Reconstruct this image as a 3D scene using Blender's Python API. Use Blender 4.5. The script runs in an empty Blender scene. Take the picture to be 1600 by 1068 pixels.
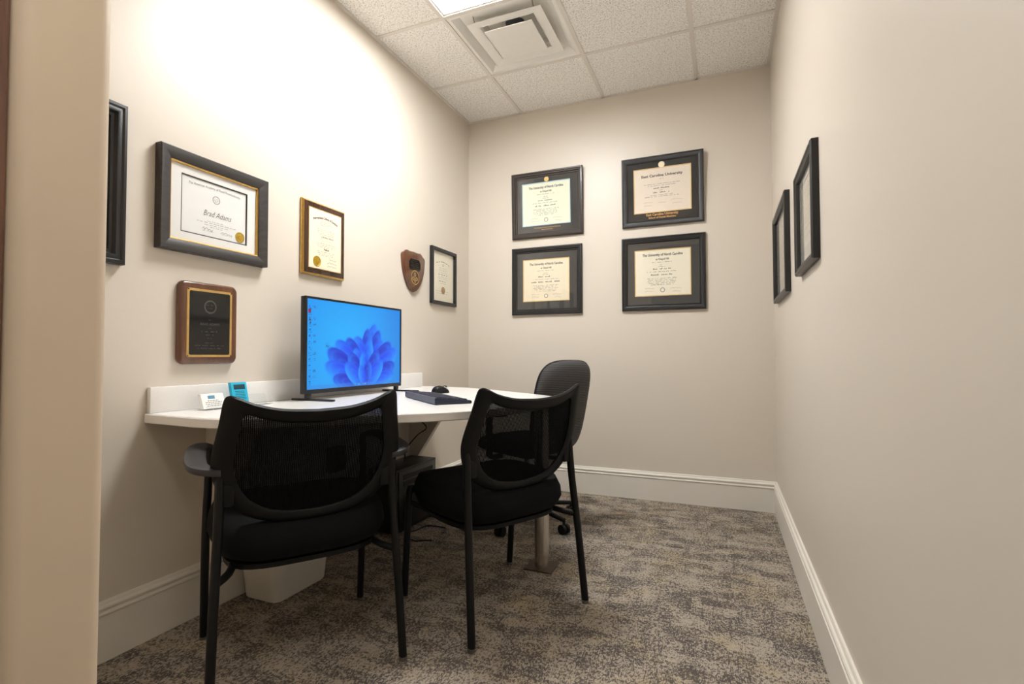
import bpy, bmesh, math, random
import numpy as np
from mathutils import Vector, Matrix
R = math.radians
random.seed(7)
scene = bpy.context.scene
COL = scene.collection

# ------------------------------------------------------------------ camera, world, exposure
W, H, D = 2.0915, 2.743, 3.02            # room width (x), height, depth (y from 0 to -D)
cam = bpy.data.cameras.new('camera')
cam.sensor_width = 36.0
cam.sensor_fit = 'HORIZONTAL'
cam.lens = 798.13 / 1600 * 36.0
cam.clip_start = 0.02
camo = bpy.data.objects.new('camera', cam)
COL.objects.link(camo)
yaw, pit, rol = 0.3923, 0.0281, -0.0016
fw = Vector((-math.sin(yaw) * math.cos(pit), math.cos(yaw) * math.cos(pit), math.sin(pit)))
rt = Vector((math.cos(yaw), math.sin(yaw), 0))
up = rt.cross(fw)
r2 = rt * math.cos(rol) + up * math.sin(rol)
u2 = -rt * math.sin(rol) + up * math.cos(rol)
m = Matrix((r2, u2, -fw)).transposed().to_4x4()
m.translation = Vector((1.8022, -3.4875, 0.9462))
camo.matrix_world = m
scene.camera = camo

world = bpy.data.worlds.new('world')
scene.world = world
world.use_nodes = True
world.node_tree.nodes['Background'].inputs['Color'].default_value = (1.0, 0.93, 0.85, 1)
world.node_tree.nodes['Background'].inputs['Strength'].default_value = 0.05

scene.view_settings.view_transform = 'Standard'
scene.view_settings.look = 'None'
scene.view_settings.gamma = 1.0
scene.view_settings.use_curve_mapping = False
scene.view_settings.exposure = 0.42
ROOM_LIGHT = 40.0          # emission of the office troffer lens
HALL_LIGHT = 10.5          # emission of the corridor troffer lens

# ------------------------------------------------------------------ materials
MATS = {}
def srgb(r, g, b):
    f = lambda c: (c / 255 / 12.92) if c / 255 <= 0.04045 else ((c / 255 + 0.055) / 1.055) ** 2.4
    return (f(r), f(g), f(b), 1.0)

class N:
    """tiny node helper"""
    def __init__(s, name):
        s.m = bpy.data.materials.new(name); s.m.use_nodes = True
        s.t = s.m.node_tree; s.b = s.t.nodes['Principled BSDF']; s.o = s.t.nodes['Material Output']
        MATS[name] = s.m
    def n(s, typ, **kw):
        nd = s.t.nodes.new(typ)
        for k, v in kw.items():
            if k in nd.inputs: nd.inputs[k].default_value = v
            else: setattr(nd, k, v)
        return nd
    def l(s, a, b): s.t.links.new(a, b)
    def coord(s, scale=(1, 1, 1), rot=(0, 0, 0), out='Object'):
        c = s.n('ShaderNodeTexCoord'); mp = s.n('ShaderNodeMapping')
        mp.inputs['Scale'].default_value = scale; mp.inputs['Rotation'].default_value = rot
        s.l(c.outputs[out], mp.inputs['Vector']); return mp.outputs['Vector']
    def noise(s, vec, scale, detail=2.0, rough=0.5):
        nd = s.n('ShaderNodeTexNoise'); nd.inputs['Scale'].default_value = scale
        nd.inputs['Detail'].default_value = detail; nd.inputs['Roughness'].default_value = rough
        s.l(vec, nd.inputs['Vector']); return nd.outputs['Fac']
    def ramp(s, fac, stops):
        nd = s.n('ShaderNodeValToRGB'); e = nd.color_ramp.elements
        while len(e) < len(stops): e.new(0.5)
        for el, (p, c) in zip(e, stops): el.position = p; el.color = c
        s.l(fac, nd.inputs['Fac']); return nd.outputs['Color']
    def mix(s, fac, a, b):
        nd = s.n('ShaderNodeMix', data_type='RGBA')
        for sock, v in ((nd.inputs[0], fac), (nd.inputs[6], a), (nd.inputs[7], b)):
            if isinstance(v, (int, float, tuple)): sock.default_value = v
            else: s.l(v, sock)
        return nd.outputs[2]
    def bump(s, h, strength=0.2, dist=0.002):
        nd = s.n('ShaderNodeBump'); nd.inputs['Strength'].default_value = strength
        nd.inputs['Distance'].default_value = dist
        s.l(h, nd.inputs['Height']); s.l(nd.outputs['Normal'], s.b.inputs['Normal'])

def plain(name, c, rough=0.5, metal=0.0, var=0.06, scale=30, bump=0.0, spec=0.5, coat=0.0):
    n = N(name); v = n.coord()
    f = n.noise(v, scale, 3)
    d = tuple(x * (1 - var) for x in c[:3]) + (1,); l = tuple(min(1, x * (1 + var)) for x in c[:3]) + (1,)
    n.l(n.ramp(f, [(0.3, d), (0.7, l)]), n.b.inputs['Base Color'])
    n.b.inputs['Roughness'].default_value = rough; n.b.inputs['Metallic'].default_value = metal
    n.b.inputs['Specular IOR Level'].default_value = spec; n.b.inputs['Coat Weight'].default_value = coat
    if bump: n.bump(n.noise(v, scale * 8, 2), bump, 0.001)
    return n.m

def wood(name, dark, light, axis=1, rough=0.35, coat=0.2, scale=6):
    n = N(name); s = [38, 38, 38]; s[axis] = 3
    v = n.coord(tuple(s)); f = n.noise(v, 1.6 * scale / 6, 6, 0.6)
    n.l(n.ramp(f, [(0.28, dark), (0.72, light)]), n.b.inputs['Base Color'])
    n.b.inputs['Roughness'].default_value = rough; n.b.inputs['Coat Weight'].default_value = coat
    n.bump(f, 0.08, 0.001); return n.m

def emit(name, c, strength):
    n = N(name); v = n.coord(); f = n.noise(v, 3, 1)
    col = n.ramp(f, [(0.0, tuple(x * 0.985 for x in c[:3]) + (1,)), (1.0, c)])
    n.l(col, n.b.inputs['Emission Color']); n.b.inputs['Emission Strength'].default_value = strength
    n.b.inputs['Base Color'].default_value = (0.8, 0.8, 0.8, 1); return n.m

WALL_C = srgb(218, 209, 196)
n = N('wall_paint'); v = n.coord()
f = n.noise(v, 2.0, 3)
n.l(n.ramp(f, [(0.3, tuple(x * 0.985 for x in WALL_C[:3]) + (1,)), (0.7, WALL_C)]), n.b.inputs['Base Color'])
n.b.inputs['Roughness'].default_value = 0.40; n.b.inputs['Specular IOR Level'].default_value = 0.6
n.bump(n.noise(v, 320, 2), 0.05, 0.001)
plain('jamb_paint', srgb(218, 200, 176), 0.5, var=0.02, scale=4, bump=0.04)
plain('trim_white', srgb(226, 221, 211), 0.38, var=0.015, scale=5)
plain('counter_white', srgb(236, 234, 231), 0.22, var=0.012, scale=90)
plain('plastic_white', srgb(226, 222, 212), 0.45, var=0.02, scale=8)
plain('black_metal', srgb(13, 13, 14), 0.45, var=0.1, spec=0.3)
plain('black_plastic', srgb(15, 15, 16), 0.5, var=0.1, bump=0.1, scale=60, spec=0.25)
plain('arm_plastic', srgb(48, 48, 51), 0.42, var=0.06, bump=0.1, scale=60)
plain('gray_clip', srgb(62, 62, 66), 0.5)
plain('glide_metal', srgb(120, 116, 110), 0.4, 0.8)
plain('monitor_black', srgb(16, 17, 21), 0.35, var=0.1)
plain('key_black', srgb(26, 29, 38), 0.42, var=0.1)
plain('keyboard_body', srgb(24, 31, 54), 0.3, var=0.08, spec=0.5)
plain('gold', srgb(212, 172, 98), 0.3, 0.85, var=0.12, scale=60)
plain('gold_foil', srgb(196, 160, 50), 0.35, 0.55, var=0.25, scale=220)
plain('bronze_foil', srgb(178, 138, 84), 0.5, 0.3, var=0.1, scale=120)
plain('brass_pale', srgb(216, 180, 112), 0.32, 0.75, var=0.08)
plain('coin_silver', srgb(226, 214, 184), 0.3, 0.6, var=0.05)
plain('paper_white', srgb(240, 240, 238), 0.7, var=0.01)
plain('paper_cream', srgb(238, 226, 200), 0.7, var=0.015)
plain('paper_ivory', srgb(240, 234, 214), 0.7, var=0.015)
plain('paper_green', srgb(232, 236, 214), 0.7, var=0.015)
plain('paper_pink', srgb(236, 224, 208), 0.7, var=0.015)
plain('mat_gray', srgb(64, 64, 63), 0.85, var=0.05, scale=200)
plain('mat_light', srgb(206, 205, 197), 0.85, var=0.03, scale=200)
plain('mat_white', srgb(238, 238, 236), 0.8, var=0.01)
plain('mat_dark', srgb(30, 31, 33), 0.8, var=0.05)
plain('ink', srgb(66, 62, 60), 0.8)
plain('ink_light', srgb(140, 134, 126), 0.8)
plain('ink_gold', srgb(206, 158, 92), 0.5, 0.3)
plain('ink_plate', srgb(84, 81, 76), 0.5, 0.3)
plain('ink_blue', srgb(90, 150, 175), 0.6)
plain('bevel_blue', srgb(176, 206, 216), 0.7)
plain('bevel_gold', srgb(222, 190, 128), 0.6)
plain('frame_black', srgb(30, 30, 31), 0.36, var=0.12, scale=20)
plain('frame_gray', srgb(52, 52, 53), 0.4, var=0.08, scale=20)
wood('frame_brown', srgb(44, 36, 34), srgb(60, 50, 46), 0, 0.36)
wood('frame_charcoal', srgb(40, 36, 34), srgb(60, 56, 54), 0, 0.5, 0.05)
wood('walnut', srgb(70, 40, 24), srgb(112, 68, 40), 1, 0.28, 0.5)
wood('walnut_dark', srgb(42, 26, 18), srgb(78, 50, 32), 1, 0.25, 0.5)
wood('door_wood', srgb(84, 52, 34), srgb(120, 78, 52), 2, 0.4, 0.2)
plain('plate_black', srgb(12, 12, 13), 0.15, var=0.1, coat=0.3)
plain('steel', srgb(206, 200, 192), 0.24, 0.95, var=0.05, scale=15)
plain('plate_bronze', srgb(88, 76, 64), 0.4, 0.7)
plain('tower_black', srgb(15, 15, 16), 0.45, var=0.1)
plain('card_blue', srgb(30, 178, 214), 0.5, var=0.04)
plain('card_navy', srgb(24, 60, 74), 0.5, var=0.04)
plain('cable_white', srgb(190, 186, 178), 0.5)
plain('cable_black', srgb(14, 14, 15), 0.5)
plain('duct_dark', srgb(58, 64, 70), 0.6)
plain('diffuser_white', srgb(240, 237, 231), 0.5, var=0.01)
plain('grid_white', srgb(226, 220, 212), 0.5, var=0.01)
emit('light_lens', (0.99, 0.99, 0.985, 1), ROOM_LIGHT)
emit('hall_lens', (1.0, 0.96, 0.90, 1), HALL_LIGHT)
emit('led_white', (0.8, 0.9, 1.0, 1), 1.5)

# acoustic ceiling tile
n = N('ceiling_tile'); v = n.coord()
a = n.noise(v, 95, 3, 0.6); b = n.noise(v, 190, 2)
c1 = n.ramp(a, [(0.36, srgb(224, 218, 210)), (0.50, srgb(250, 248, 244))])
c2 = n.ramp(b, [(0.36, srgb(178, 169, 159)), (0.44, (1, 1, 1, 1))])
mx = n.n('ShaderNodeMix', data_type='RGBA', blend_type='MULTIPLY'); mx.inputs[0].default_value = 0.8
n.l(c1, mx.inputs[6]); n.l(c2, mx.inputs[7]); n.l(mx.outputs[2], n.b.inputs['Base Color'])
n.b.inputs['Roughness'].default_value = 0.9; n.bump(a, 0.4, 0.002)

# carpet: grey-brown loop pile with beige flecks gathered in broken bands
n = N('carpet')
v1 = n.coord((4.2, 8.5, 1)); pa = n.noise(v1, 1.5, 6, 0.68)
v2 = n.coord((13.0, 4.0, 1)); pb = n.noise(v2, 1.6, 5, 0.65)
v3 = n.coord((1.0, 0.42, 1)); fine = n.noise(v3, 260, 2, 0.7)
fine2 = n.noise(n.coord((1.0, 0.7, 1)), 105, 2, 0.7)
vo = n.n('ShaderNodeTexVoronoi', distance='CHEBYCHEV'); vo.inputs['Scale'].default_value = 1.0
n.l(n.coord((9.0, 19.0, 1)), vo.inputs['Vector']); sep = n.n('ShaderNodeSeparateColor'); n.l(vo.outputs['Color'], sep.inputs[0]); pd = sep.outputs[0]
v4 = n.coord((1, 1.6, 1)); pc = n.noise(v4, 4.0, 5, 0.65)
def madd(x, k, add):
    nd = n.n('ShaderNodeMath', operation='MULTIPLY_ADD'); n.l(x, nd.inputs[0]); nd.inputs[1].default_value = k
    if isinstance(add, float): nd.inputs[2].default_value = add
    else: n.l(add, nd.inputs[2])
    return nd.outputs[0]
t = madd(fine2, 1.5, madd(fine, 1.7, madd(pa, 0.9, madd(pb, 0.7, madd(pd, 0.22, 0.50 - 0.5 * (1.5 + 1.7 + 0.9 + 0.7 + 0.22))))))
n_fac = n.ramp(t, [(0.34, (0, 0, 0, 1)), (0.66, (1, 1, 1, 1))])
light = n.mix(n.ramp(pc, [(0.50, (0, 0, 0, 1)), (0.66, (1, 1, 1, 1))]), srgb(171, 160, 146), srgb(174, 160, 134))
dark = n.mix(n.ramp(pc, [(0.36, (0, 0, 0, 1)), (0.55, (1, 1, 1, 1))]), srgb(83, 79, 77), srgb(91, 84, 79))
n.l(n.mix(n_fac, dark, light), n.b.inputs['Base Color'])
n.b.inputs['Roughness'].default_value = 0.95; n.b.inputs['Specular IOR Level'].default_value = 0.1
n.bump(fine, 0.7, 0.004)

# upholstery and mesh
plain('seat_fabric', srgb(13, 13, 14), 0.9, var=0.25, scale=400, bump=0.3, spec=0.2)
n = N('task_fabric'); v = n.coord((1, 1, 1))
wv = n.n('ShaderNodeTexWave', wave_type='BANDS', bands_direction='Z'); wv.inputs['Scale'].default_value = 34
wv.inputs['Distortion'].default_value = 0.6; n.l(v, wv.inputs['Vector'])
n.l(n.ramp(wv.outputs['Fac'], [(0.2, srgb(50, 50, 52)), (0.8, srgb(88, 87, 87))]), n.b.inputs['Base Color'])
n.b.inputs['Roughness'].default_value = 0.8; n.bump(wv.outputs['Fac'], 0.5, 0.002)
n = N('back_mesh'); v = n.coord()
w1 = n.n('ShaderNodeTexWave', bands_direction='X'); w1.inputs['Scale'].default_value = 62; n.l(v, w1.inputs['Vector'])
w2 = n.n('ShaderNodeTexWave', bands_direction='Z'); w2.inputs['Scale'].default_value = 110; n.l(v, w2.inputs['Vector'])
mm = n.n('ShaderNodeMath', operation='MULTIPLY'); n.l(w1.outputs['Fac'], mm.inputs[0]); n.l(w2.outputs['Fac'], mm.inputs[1])
al = n.ramp(mm.outputs[0], [(0.62, (1, 1, 1, 1)), (0.72, (0.68, 0.68, 0.68, 1))])
n.l(al, n.b.inputs['Alpha']); n.b.inputs['Base Color'].default_value = srgb(11, 11, 12)
n.b.inputs['Roughness'].default_value = 0.9; n.b.inputs['Specular IOR Level'].default_value = 0.1

def glassmat(name, ior, tint=(1, 1, 1, 1)):
    n = N(name)
    lw = n.n('ShaderNodeLayerWeight'); lw.inputs['Blend'].default_value = 0.5
    pw = n.n('ShaderNodeMath', operation='POWER'); n.l(lw.outputs['Facing'], pw.inputs[0]); pw.inputs[1].default_value = 5.0
    f0 = ((ior - 1) / (ior + 1)) ** 2
    fr = n.n('ShaderNodeMath', operation='MULTIPLY_ADD'); n.l(pw.outputs[0], fr.inputs[0]); fr.inputs[1].default_value = 1 - f0; fr.inputs[2].default_value = f0
    g = n.n('ShaderNodeBsdfGlossy'); g.inputs['Roughness'].default_value = 0.02
    tr = n.n('ShaderNodeBsdfTransparent'); tr.inputs['Color'].default_value = tint
    ms = n.n('ShaderNodeMixShader'); n.l(fr.outputs[0], ms.inputs[0]); n.l(tr.outputs[0], ms.inputs[1]); n.l(g.outputs[0], ms.inputs[2])
    n.l(ms.outputs[0], n.o.inputs['Surface']); return n.m
glassmat('glass', 1.45); glassmat('acrylic', 1.35, (0.97, 0.98, 0.98, 1))

n = N('screen')                         # reads the colours that are computed for the screen grid
at = n.n('ShaderNodeAttribute', attribute_name='picture')
n.l(at.outputs['Color'], n.b.inputs['Emission Color']); n.b.inputs['Emission Strength'].default_value = 0.76
n.b.inputs['Base Color'].default_value = (0.01, 0.01, 0.012, 1); n.b.inputs['Roughness'].default_value = 0.35

# ------------------------------------------------------------------ mesh helpers
class MB:
    def __init__(s): s.v = []; s.f = []
    def add(s, v, f):
        o = len(s.v); s.v += [tuple(x) for x in v]; s.f += [tuple(i + o for i in q) for q in f]; return s
    def box(s, x0, y0, z0, x1, y1, z1):
        v = [(x0, y0, z0), (x1, y0, z0), (x1, y1, z0), (x0, y1, z0), (x0, y0, z1), (x1, y0, z1), (x1, y1, z1), (x0, y1, z1)]
        return s.add(v, [(0, 3, 2, 1), (4, 5, 6, 7), (0, 1, 5, 4), (1, 2, 6, 5), (2, 3, 7, 6), (3, 0, 4, 7)])
    def rbox(s, x0, y0, z0, x1, y1, z1, r=0.004, seg=2):
        bm = bmesh.new(); bmesh.ops.create_cube(bm, size=1)
        for q in bm.verts: q.co = ((x0 + x1) / 2 + q.co.x * (x1 - x0), (y0 + y1) / 2 + q.co.y * (y1 - y0), (z0 + z1) / 2 + q.co.z * (z1 - z0))
        bmesh.ops.bevel(bm, geom=list(bm.edges), offset=r, segments=seg, affect='EDGES', profile=0.5)
        bm.verts.index_update()
        s.add([q.co[:] for q in bm.verts], [[q.index for q in f.verts] for f in bm.faces]); bm.free(); return s
    def tube(s, pts, r, seg=10, ry=None, cap=True, up=(0, 0, 1)):
        """sweep an ellipse (r across, ry along the 'up' side) along pts; r may be a list"""
        pts = [Vector(p) for p in pts]; n = len(pts); rings = []
        rr = r if isinstance(r, (list, tuple)) else [r] * n
        for i, p in enumerate(pts):
            t = (pts[min(i + 1, n - 1)] - pts[max(i - 1, 0)]).normalized()
            u = Vector(up)
            if abs(t.dot(u)) > 0.95: u = Vector((0, 1, 0)) if abs(t.y) < 0.9 else Vector((1, 0, 0))
            a = t.cross(u).normalized(); b = a.cross(t).normalized()
            k = (ry / rr[0] * rr[i]) if ry else rr[i]
            rings.append([p + a * math.cos(2 * math.pi * j / seg) * rr[i] + b * math.sin(2 * math.pi * j / seg) * k for j in range(seg)])
        v = [q for ring in rings for q in ring]
        f = [(i * seg + j, i * seg + (j + 1) % seg, (i + 1) * seg + (j + 1) % seg, (i + 1) * seg + j) for i in range(n - 1) for j in range(seg)]
        if cap: f += [tuple(range(seg - 1, -1, -1)), tuple((n - 1) * seg + j for j in range(seg))]
        return s.add(v, f)
    def rings(s, rings, cap0=True, cap1=True):
        k = len(rings[0]); n = len(rings)
        f = [(i * k + j, i * k + (j + 1) % k, (i + 1) * k + (j + 1) % k, (i + 1) * k + j) for i in range(n - 1) for j in range(k)]
        if cap0: f.append(tuple(range(k - 1, -1, -1)))
        if cap1: f.append(tuple((n - 1) * k + j for j in range(k)))
        return s.add([q for r in rings for q in r], f)
    def prism(s, poly, d0, d1, put):
        """extrude a 2-d polygon between depths d0 and d1; put(a, b, d) gives the 3-d point"""
        k = len(poly)
        v = [put(a, b, d0) for a, b in poly] + [put(a, b, d1) for a, b in poly]
        f = [tuple(range(k - 1, -1, -1)), tuple(range(k, 2 * k))] + [(j, (j + 1) % k, k + (j + 1) % k, k + j) for j in range(k)]
        return s.add(v, f)
    def cyl(s, c, r, z0, z1, seg=24, r1=None):
        r1 = r if r1 is None else r1
        q = lambda rr, z: [(c[0] + rr * math.cos(2 * math.pi * j / seg), c[1] + rr * math.sin(2 * math.pi * j / seg), z) for j in range(seg)]
        return s.rings([q(r, z0), q(r1, z1)])
    def build(s, name, mat, parent=None, smooth=40):
        me = bpy.data.meshes.new(name); me.from_pydata(s.v, [], s.f); me.update()
        bm = bmesh.new(); bm.from_mesh(me); bmesh.ops.recalc_face_normals(bm, faces=bm.faces); bm.to_mesh(me); bm.free()
        if smooth:
            me.polygons.foreach_set('use_smooth', [True] * len(me.polygons)); me.set_sharp_from_angle(angle=R(smooth))
        me.materials.append(MATS[mat])
        o = bpy.data.objects.new(name, me); COL.objects.link(o)
        if parent: o.parent = parent
        return o

def tag(o, label, cat, group=None):
    o['label'] = label; o['category'] = cat
    if group: o['group'] = group
    return o
def thing(name, label, cat, loc=(0, 0, 0), rz=0.0, group=None, mat=None):
    o = bpy.data.objects.new(name, None); COL.objects.link(o); o.empty_display_size = 0.05
    if mat: o.matrix_world = mat
    else: o.location = loc; o.rotation_euler = (0, 0, rz)
    return tag(o, label, cat, group)
def struct(o, label=None):
    o['kind'] = 'structure'
    if label: o['label'] = label
    return o
def crom(pts, k=6, closed=True):
    out = []; n = len(pts); pts = [np.array(p, float) for p in pts]
    for i in range(n if closed else n - 1):
        g = lambda j: pts[j % n] if closed else pts[min(max(j, 0), n - 1)]
        a, b, c, d = g(i - 1), g(i), g(i + 1), g(i + 2)
        for q in range(k):
            t = q / k
            out.append(tuple(0.5 * ((2 * b) + (c - a) * t + (2 * a - 5 * b + 4 * c - d) * t * t + (3 * b - a - 3 * c + d) * t ** 3)))
    if not closed: out.append(tuple(pts[-1]))
    return out
def rrect(cx, cy, hx, hy, r, seg=5):
    o = []
    for sx, sy, a0 in ((1, 1, 0), (-1, 1, 90), (-1, -1, 180), (1, -1, 270)):
        for k in range(seg + 1):
            a = R(a0 + 90 * k / seg); o.append((cx + sx * (hx - r) + r * math.cos(a), cy + sy * (hy - r) + r * math.sin(a)))
    return o
def superell(hx, hy, p, n=40):
    o = []
    for j in range(n):
        a = 2 * math.pi * j / n; c, s_ = math.cos(a), math.sin(a)
        o.append((hx * math.copysign(abs(c) ** (2 / p), c), hy * math.copysign(abs(s_) ** (2 / p), s_)))
    return o

# ------------------------------------------------------------------ the room shell
ZT = H + 0.16
floor = struct(MB().box(-1.6, -5.4, -0.06, 3.4, 0.12, 0).build('floor', 'carpet'), 'grey-brown loop pile carpet with beige flecks')
struct(MB().box(-0.12, -D, 0, 0, 0.12, ZT).build('wall_left', 'wall_paint'))
struct(MB().box(0, 0, 0, W, 0.12, ZT).build('wall_back', 'wall_paint'))
struct(MB().box(W, -D - 0.13, 0, W + 0.12, 0.12, ZT).build('wall_right', 'wall_paint'))

# front wall with the rounded end of the opening that the picture looks through
XR, T0 = 0.97, 0.116                     # reveal plane, wall thickness
rb = 0.02
pl = [(-1.6, -D - T0), ]
for k in range(7):
    a = R(-90 + 90 * k / 6); pl.append((XR - rb + rb * math.cos(a), -D - T0 + rb + rb * math.sin(a)))
for k in range(7):
    a = R(0 + 90 * k / 6); pl.append((XR - rb + rb * math.cos(a), -D - rb + rb * math.sin(a)))
pl += [(-1.6, -D)]
mb = MB().prism(pl, 0, ZT, lambda a, b, d: (a, b, d))
mb.box(XR - 0.02, -D - T0, 2.3, W - 0.0, -D, ZT)
struct(mb.build('wall_front', 'jamb_paint'), 'tan painted wall end with rounded corners at the opening')
struct(MB().rbox(0.70, -D - T0 - 0.022, 0.0, XR - 0.012, -D - T0, 2.2, 0.004).build('trim_1', 'door_wood'), 'brown wooden casing on the corridor side of the opening')
# corridor behind the camera
struct(MB().box(-1.72, -5.4, 0, -1.6, -D, ZT).build('wall_corridor_left', 'wall_paint'))
struct(MB().box(3.4, -5.4, 0, 3.52, -D - 0.13, ZT).build('wall_corridor_right', 'wall_paint'))
struct(MB().box(-1.6, -5.52, 0, 3.4, -5.4, ZT).build('wall_corridor_back', 'wall_paint'))
struct(MB().box(W + 0.12, -D - 0.13, 0, 3.4, -D, ZT).build('wall_corridor_front', 'wall_paint'))

# baseboards: flat board with a stepped cap moulding
BP = [(0, 0), (0.015, 0), (0.015, 0.142), (0.018, 0.145), (0.018, 0.150), (0.015, 0.153), (0.014, 0.158), (0.017, 0.162),
      (0.018, 0.168), (0.015, 0.173), (0.010, 0.176), (0.009, 0.180), (0.006, 0.185), (0, 0.186)]
struct(MB().prism(BP, -D, 0, lambda a, b, d: (a, d, b)).build('baseboard_left', 'trim_white', smooth=25))
struct(MB().prism(BP, 0, W, lambda a, b, d: (d, -a, b)).build('baseboard_back', 'trim_white', smooth=25))
struct(MB().prism(BP, -D, 0, lambda a, b, d: (W - a, d, b)).build('baseboard_right', 'trim_white', smooth=25))

# ceiling: slab, T-bars, single tiles
ceil = struct(MB().box(-1.72, -5.52, H + 0.14, 3.52, 0.12, H + 0.2).build('ceiling', 'grid_white'), 'suspended ceiling of speckled tiles in a white grid')
T = 0.6096
XS = [0, 0.4404, 0.4404 + T, 0.4404 + 2 * T, W]
YS = [0, -0.5479, -0.5479 - T, -0.5479 - 2 * T, -0.5479 - 3 * T, -0.5479 - 4 * T, -D]
for x in XS[1:-1]: MB().rbox(x - 0.012, -D, H - 0.001, x + 0.012, 0, H + 0.03, 0.0012, 1).build('grid_bar', 'grid_white', ceil)
for y in YS[1:-1]: MB().rbox(0, y - 0.012, H - 0.0005, W, y + 0.012, H + 0.03, 0.0012, 1).build('grid_bar', 'grid_white', ceil)
for x0, x1, y0, y1 in ((0, 0.02, -D, 0), (W - 0.02, W, -D, 0)): MB().box(x0, y0, H - 0.001, x1, y1, H + 0.003).build('wall_angle', 'grid_white', ceil)
for y0, y1 in ((-0.02, 0), (-D, -D + 0.02)): MB().box(0.02, y0, H - 0.001, W - 0.02, y1, H + 0.003).build('wall_angle', 'grid_white', ceil)
for i in range(4):
    for j in range(6):
        if i == 1 and j in (1, 2): continue        # diffuser and light
        y1, y0 = YS[j], YS[j + 1]
        MB().rbox(XS[i] + 0.004, y0 + 0.004, H + 0.004, XS[i + 1] - 0.004, y1 - 0.004, H + 0.02, 0.002, 1).build('ceiling_tile', 'ceiling_tile', ceil)
# corridor ceiling tiles
for i in range(8):
    for j in range(4):
        if i in (4, 5) and j == 0: continue
        x0 = -1.6 + 0.625 * i; y1 = -D - T0 - 0.56 * j
        MB().rbox(x0 + 0.006, y1 - 0.554, H, x0 + 0.619, y1 - 0.006, H + 0.02, 0.002, 1).build('ceiling_tile', 'ceiling_tile', ceil)

# office troffer (2 x 2 ft) in the middle of the grid
lx0, lx1, ly0, ly1 = XS[1] + 0.012, XS[2] - 0.012, YS[3] + 0.012, YS[2] - 0.012
L = thing('ceiling_light', 'glowing recessed ceiling light panel beside the square air diffuser', 'ceiling light', ((lx0 + lx1) / 2, (ly0 + ly1) / 2, H))
hx, hy = (lx1 - lx0) / 2, (ly1 - ly0) / 2
q = lambda ix, z: [(-hx + ix, -hy + ix, z), (hx - ix, -hy + ix, z), (hx - ix, hy - ix, z), (-hx + ix, hy - ix, z)]
MB().rings([q(0, 0.004), q(0.012, 0.004), q(0.0133, 0.034), q(0.0, 0.10)], False, True).build('housing', 'diffuser_white', L, 0)
MB().rings([q(0.0135, 0.030), q(0.0135, 0.022)], True, True).build('lens', 'light_lens', L, 0)
# corridor troffer
L = thing('corridor_light', 'recessed ceiling light in the corridor outside the opening', 'ceiling light', (-1.6 + 0.625 * 5.0, -D - T0 - 0.56 * 0.5, H))
hx, hy = 0.61, 0.27
MB().rings([q(0, 0.0), q(0.012, 0.0), q(0.014, 0.012), q(0.0, 0.10)], False, True).build('housing', 'diffuser_white', L, 0)
MB().rings([q(0.0135, 0.009), q(0.0135, 0.012)]).build('lens', 'hall_lens', L, 0)

# square plaque air diffuser
cx, cy = (XS[1] + XS[2]) / 2, (YS[1] + YS[2]) / 2
Df = thing('air_diffuser', 'white square stepped air diffuser set in the ceiling grid', 'air vent', (cx, cy, H))
sq = lambda h, z: [(-h, -h, z), (h, -h, z), (h, h, z), (-h, h, z)]
MB().rings([sq(0.293, 0.003), sq(0.274, 0.003), sq(0.240, 0.034), sq(0.16, 0.036), sq(0.14, 0.055)], False, True).build('back_pan', 'diffuser_white', Df, 20)
MB().rings([sq(0.215, -0.004), sq(0.214, -0.0015), sq(0.158, 0.006), sq(0.157, 0.004)], False, False).build('louver_ring', 'diffuser_white', Df, 0)
MB().rings([sq(0.134, -0.011), sq(0.139, -0.013), sq(0.138, -0.016)], True, True).build('center_plaque', 'diffuser_white', Df, 0)
MB().cyl((0.01, -0.05), 0.045, 0.004, 0.054, 24, 0.055).build('damper_hub', 'duct_dark', Df)
for sx, sy in ((-1, -1), (1, -1), (1, 1), (-1, 1)): MB().tube([(sx * 0.17, sy * 0.19, 0.008), (sx * 0.17, sy * 0.21, 0.03), (sx * 0.17, sy * 0.22, 0.05)], 0.002, 6).build('hanger_clip', 'glide_metal', Df)

# ------------------------------------------------------------------ lettering
def text_mesh(s, bold=0.0, shear=0.0, space=1.0):
    cu = bpy.data.curves.new('t', 'FONT'); cu.body = s; cu.offset = bold; cu.shear = shear; cu.space_character = space
    cu.resolution_u = 2; cu.align_x = 'CENTER'
    o = bpy.data.objects.new('t', cu); COL.objects.link(o)
    dg = bpy.context.evaluated_depsgraph_get(); me = bpy.data.meshes.new_from_object(o.evaluated_get(dg))
    v = [tuple(q.co) for q in me.vertices]; f = [tuple(p.vertices) for p in me.polygons]
    bpy.data.objects.remove(o); bpy.data.curves.remove(cu); bpy.data.meshes.remove(me)
    return v, f
def lettering(parent, name, mat, items, z):
    """items: (text, cx, cy, width, cap height[, bold, shear, arch])"""
    mb = MB()
    for it in items:
        s, cx, cy, w, h = it[:5]; bold, shear, arch = (list(it[5:]) + [0, 0, 0])[:3]
        v, f = text_mesh(s, bold, shear)
        xs = [q[0] for q in v]; x0, x1 = min(xs), max(xs); k = w / (x1 - x0)
        out = []
        for q in v:
            x = (q[0] - (x0 + x1) / 2) * k; y = (q[1] - 0.35) * h / 0.7
            out.append((cx + x, cy + y - arch * (2 * x / w) ** 2, z))
        mb.add(out, f)
    return mb.build(name, mat, parent, 0)
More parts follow.
